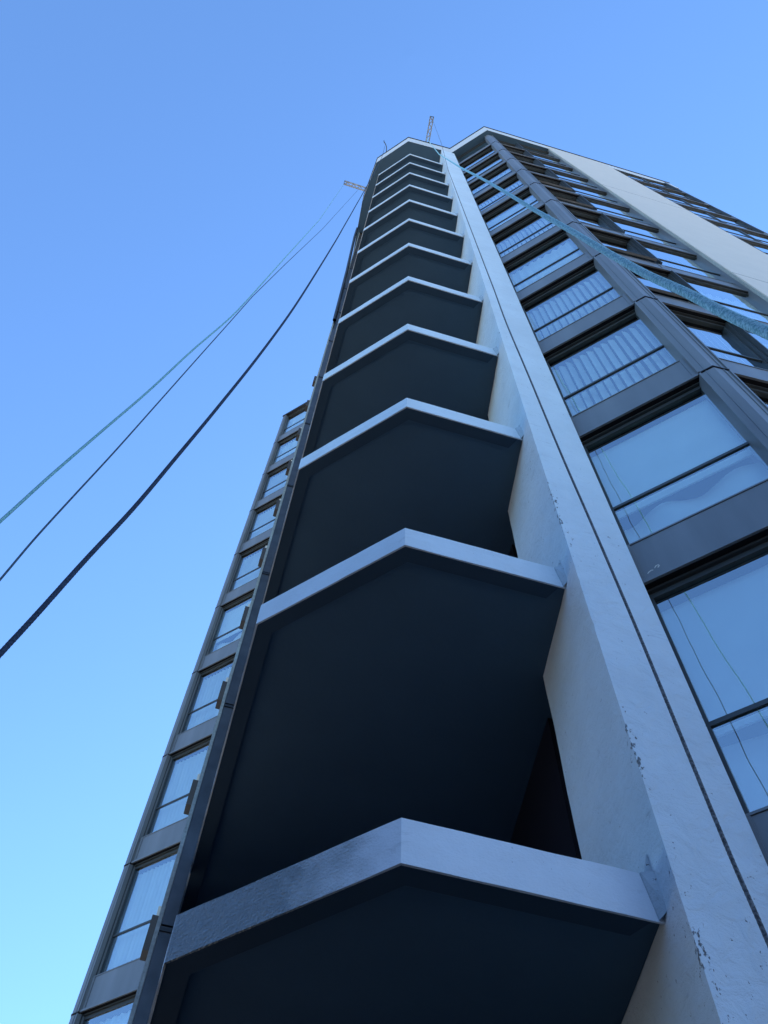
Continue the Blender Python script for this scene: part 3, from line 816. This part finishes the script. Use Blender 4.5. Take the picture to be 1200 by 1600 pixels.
teal = rope_mat('teal_rope_fibre', (.10, .34, .34), (.36, .62, .60), 160)
teal2 = rope_mat('pale_teal_rope_fibre', (.16, .42, .46), (.50, .80, .84), 210)
navy = rope_mat('navy_rope_fibre', (.008, .018, .04), (.03, .05, .09), 150)
slate = rope_mat('slate_rope_fibre', (.02, .05, .08), (.08, .13, .17), 150)
grey = rope_mat('grey_rope_fibre', (.05, .055, .06), (.17, .18, .19), 150)
ROPES = [
 ('teal rope running from the left roof beam tip to the left edge', teal, .0058, [(-2.521, 5.0, 41.25), (-1.697, 3.125, 20.624), (-1.461, 2.391, 13.205), (-1.359, 2.086, 10.103), (-1.316, 1.937, 8.621), (-1.297, 1.761, 7.098), (-1.276, 1.64, 5.992), (-1.268, 1.546, 5.202), (-1.262, 1.475, 4.593), (-1.253, 1.424, 4.128), (-1.248, 1.365, 3.627), (-1.24, 1.2, 2.2), (-1.3, 1.1, .02)], 0),
 ('thin slate blue rope between the teal and the dark rope at left', slate, .0044, [(-1.871, 5.14, 41.25), (-1.637, 3.324, 20.794), (-1.584, 2.686, 14.183), (-1.554, 2.40, 11.149), (-1.518, 2.257, 9.506), (-1.489, 2.138, 8.151), (-1.461, 2.019, 6.746), (-1.443, 1.943, 5.867), (-1.433, 1.878, 5.143), (-1.426, 1.842, 4.733), (-1.413, 1.813, 4.378), (-1.4, 1.771, 3.868), (-1.38, 1.6, 2.4), (-1.4, 1.5, .02)], 0),
 ('thick dark navy rope slanting down closest to the balconies at left', navy, .0060, [(-.868, 3.42, 41.371), (-.748, 3.0, 33.04), (-.671, 2.402, 22.937), (-.655, 2.189, 19.567), (-.639, 1.998, 16.525), (-.612, 1.6, 10.176), (-.608, 1.47, 8.26), (-.614, 1.374, 6.769), (-.630, 1.287, 5.6), (-.651, 1.214, 4.698), (-.668, 1.168, 4.142), (-.682, 1.135, 3.737), (-.699, 1.099, 3.385), (-.711, 1.074, 3.113), (-.719, 1.06, 2.966), (-.73, 1.038, 2.738), (-.76, .98, 1.6), (-.8, .9, .02)], 160),
 ('thick pale teal braided rope crossing in front of the window bays', teal2, .0088, [(.848, 3.02, 41.359), (.64, 1.634, 19.652), (.577, .994, 11.308), (.557, .717, 7.847), (.536, .514, 5.167), (.531, .453, 4.388), (.527, .417, 3.907), (.525, .384, 3.5), (.526, .356, 3.22), (.525, .338, 3.004), (.526, .321, 2.841), (.527, .303, 2.66), (.55, .25, 1.9), (.6, .2, .02)], 150),
 ('grey twisted rope hanging down the front of the white column', grey, .0046, [(1.02, 2.26, 41.187), (.931, 2.007, 26.547), (.81, 1.844, 19.145), (.776, 1.699, 13.488), (.758, 1.622, 10.508), (.747, 1.572, 8.545), (.738, 1.546, 7.429), (.741, 1.512, 6.258), (.743, 1.481, 5.1), (.7455, 1.455, 4.4), (.7475, 1.434, 3.75), (.746, 1.417, 3.098), (.746, 1.412, 2.897), (.748, 1.405, 2.705), (.748, 1.401, 2.553), (.75, 1.39, 2.2), (.75, 1.35, .02)], 190),
]
for lab, mt, rad, pts, tw in ROPES:
    bm = bmesh.new(); sweep(bm, pts, rad, nseg=12 if tw else 8, twist=tw, step=.006 if tw else .05)
    o = obj('rope', bm, mt, smooth=True); tag(o, lab, 'rope', 'work ropes hanging from the roof')

# small curved hook at the roof edge over the balconies
cu = [(-.788, 3.489 + .25, RT), (-.80, 3.45, RT + .22), (-.86, 3.33, RT + .27), (-.907, 3.26, RT + .20), (-.92, 3.23, RT + .42)]
bm = bmesh.new(); sweep(bm, cu, .018, nseg=8, step=.05, far_step=.04)
tag(obj('roof_hook', bm, M['metal_dark'], smooth=True), 'small dark curved hook on the roof edge left of the balcony apex', 'hook')
# black hose hanging by the upper left edge of the tower
bm = bmesh.new()
ha = az(2.33 , 105.55) * S; hb = az(2.33, 104.75) * S; hc = az(2.33, 104.3) * S
sweep(bm, [(ha.x, ha.y, ZF(12.1)), (ha.x * .995, ha.y * .995, ZF(11.4)), (hb.x, hb.y, ZF(9.3)), (hc.x, hc.y, ZF(7.2))], .05, nseg=10, far_step=.4)
tag(obj('black_hose', bm, M['flash'], smooth=True), 'black hose hanging along the upper left edge of the tower', 'hose')
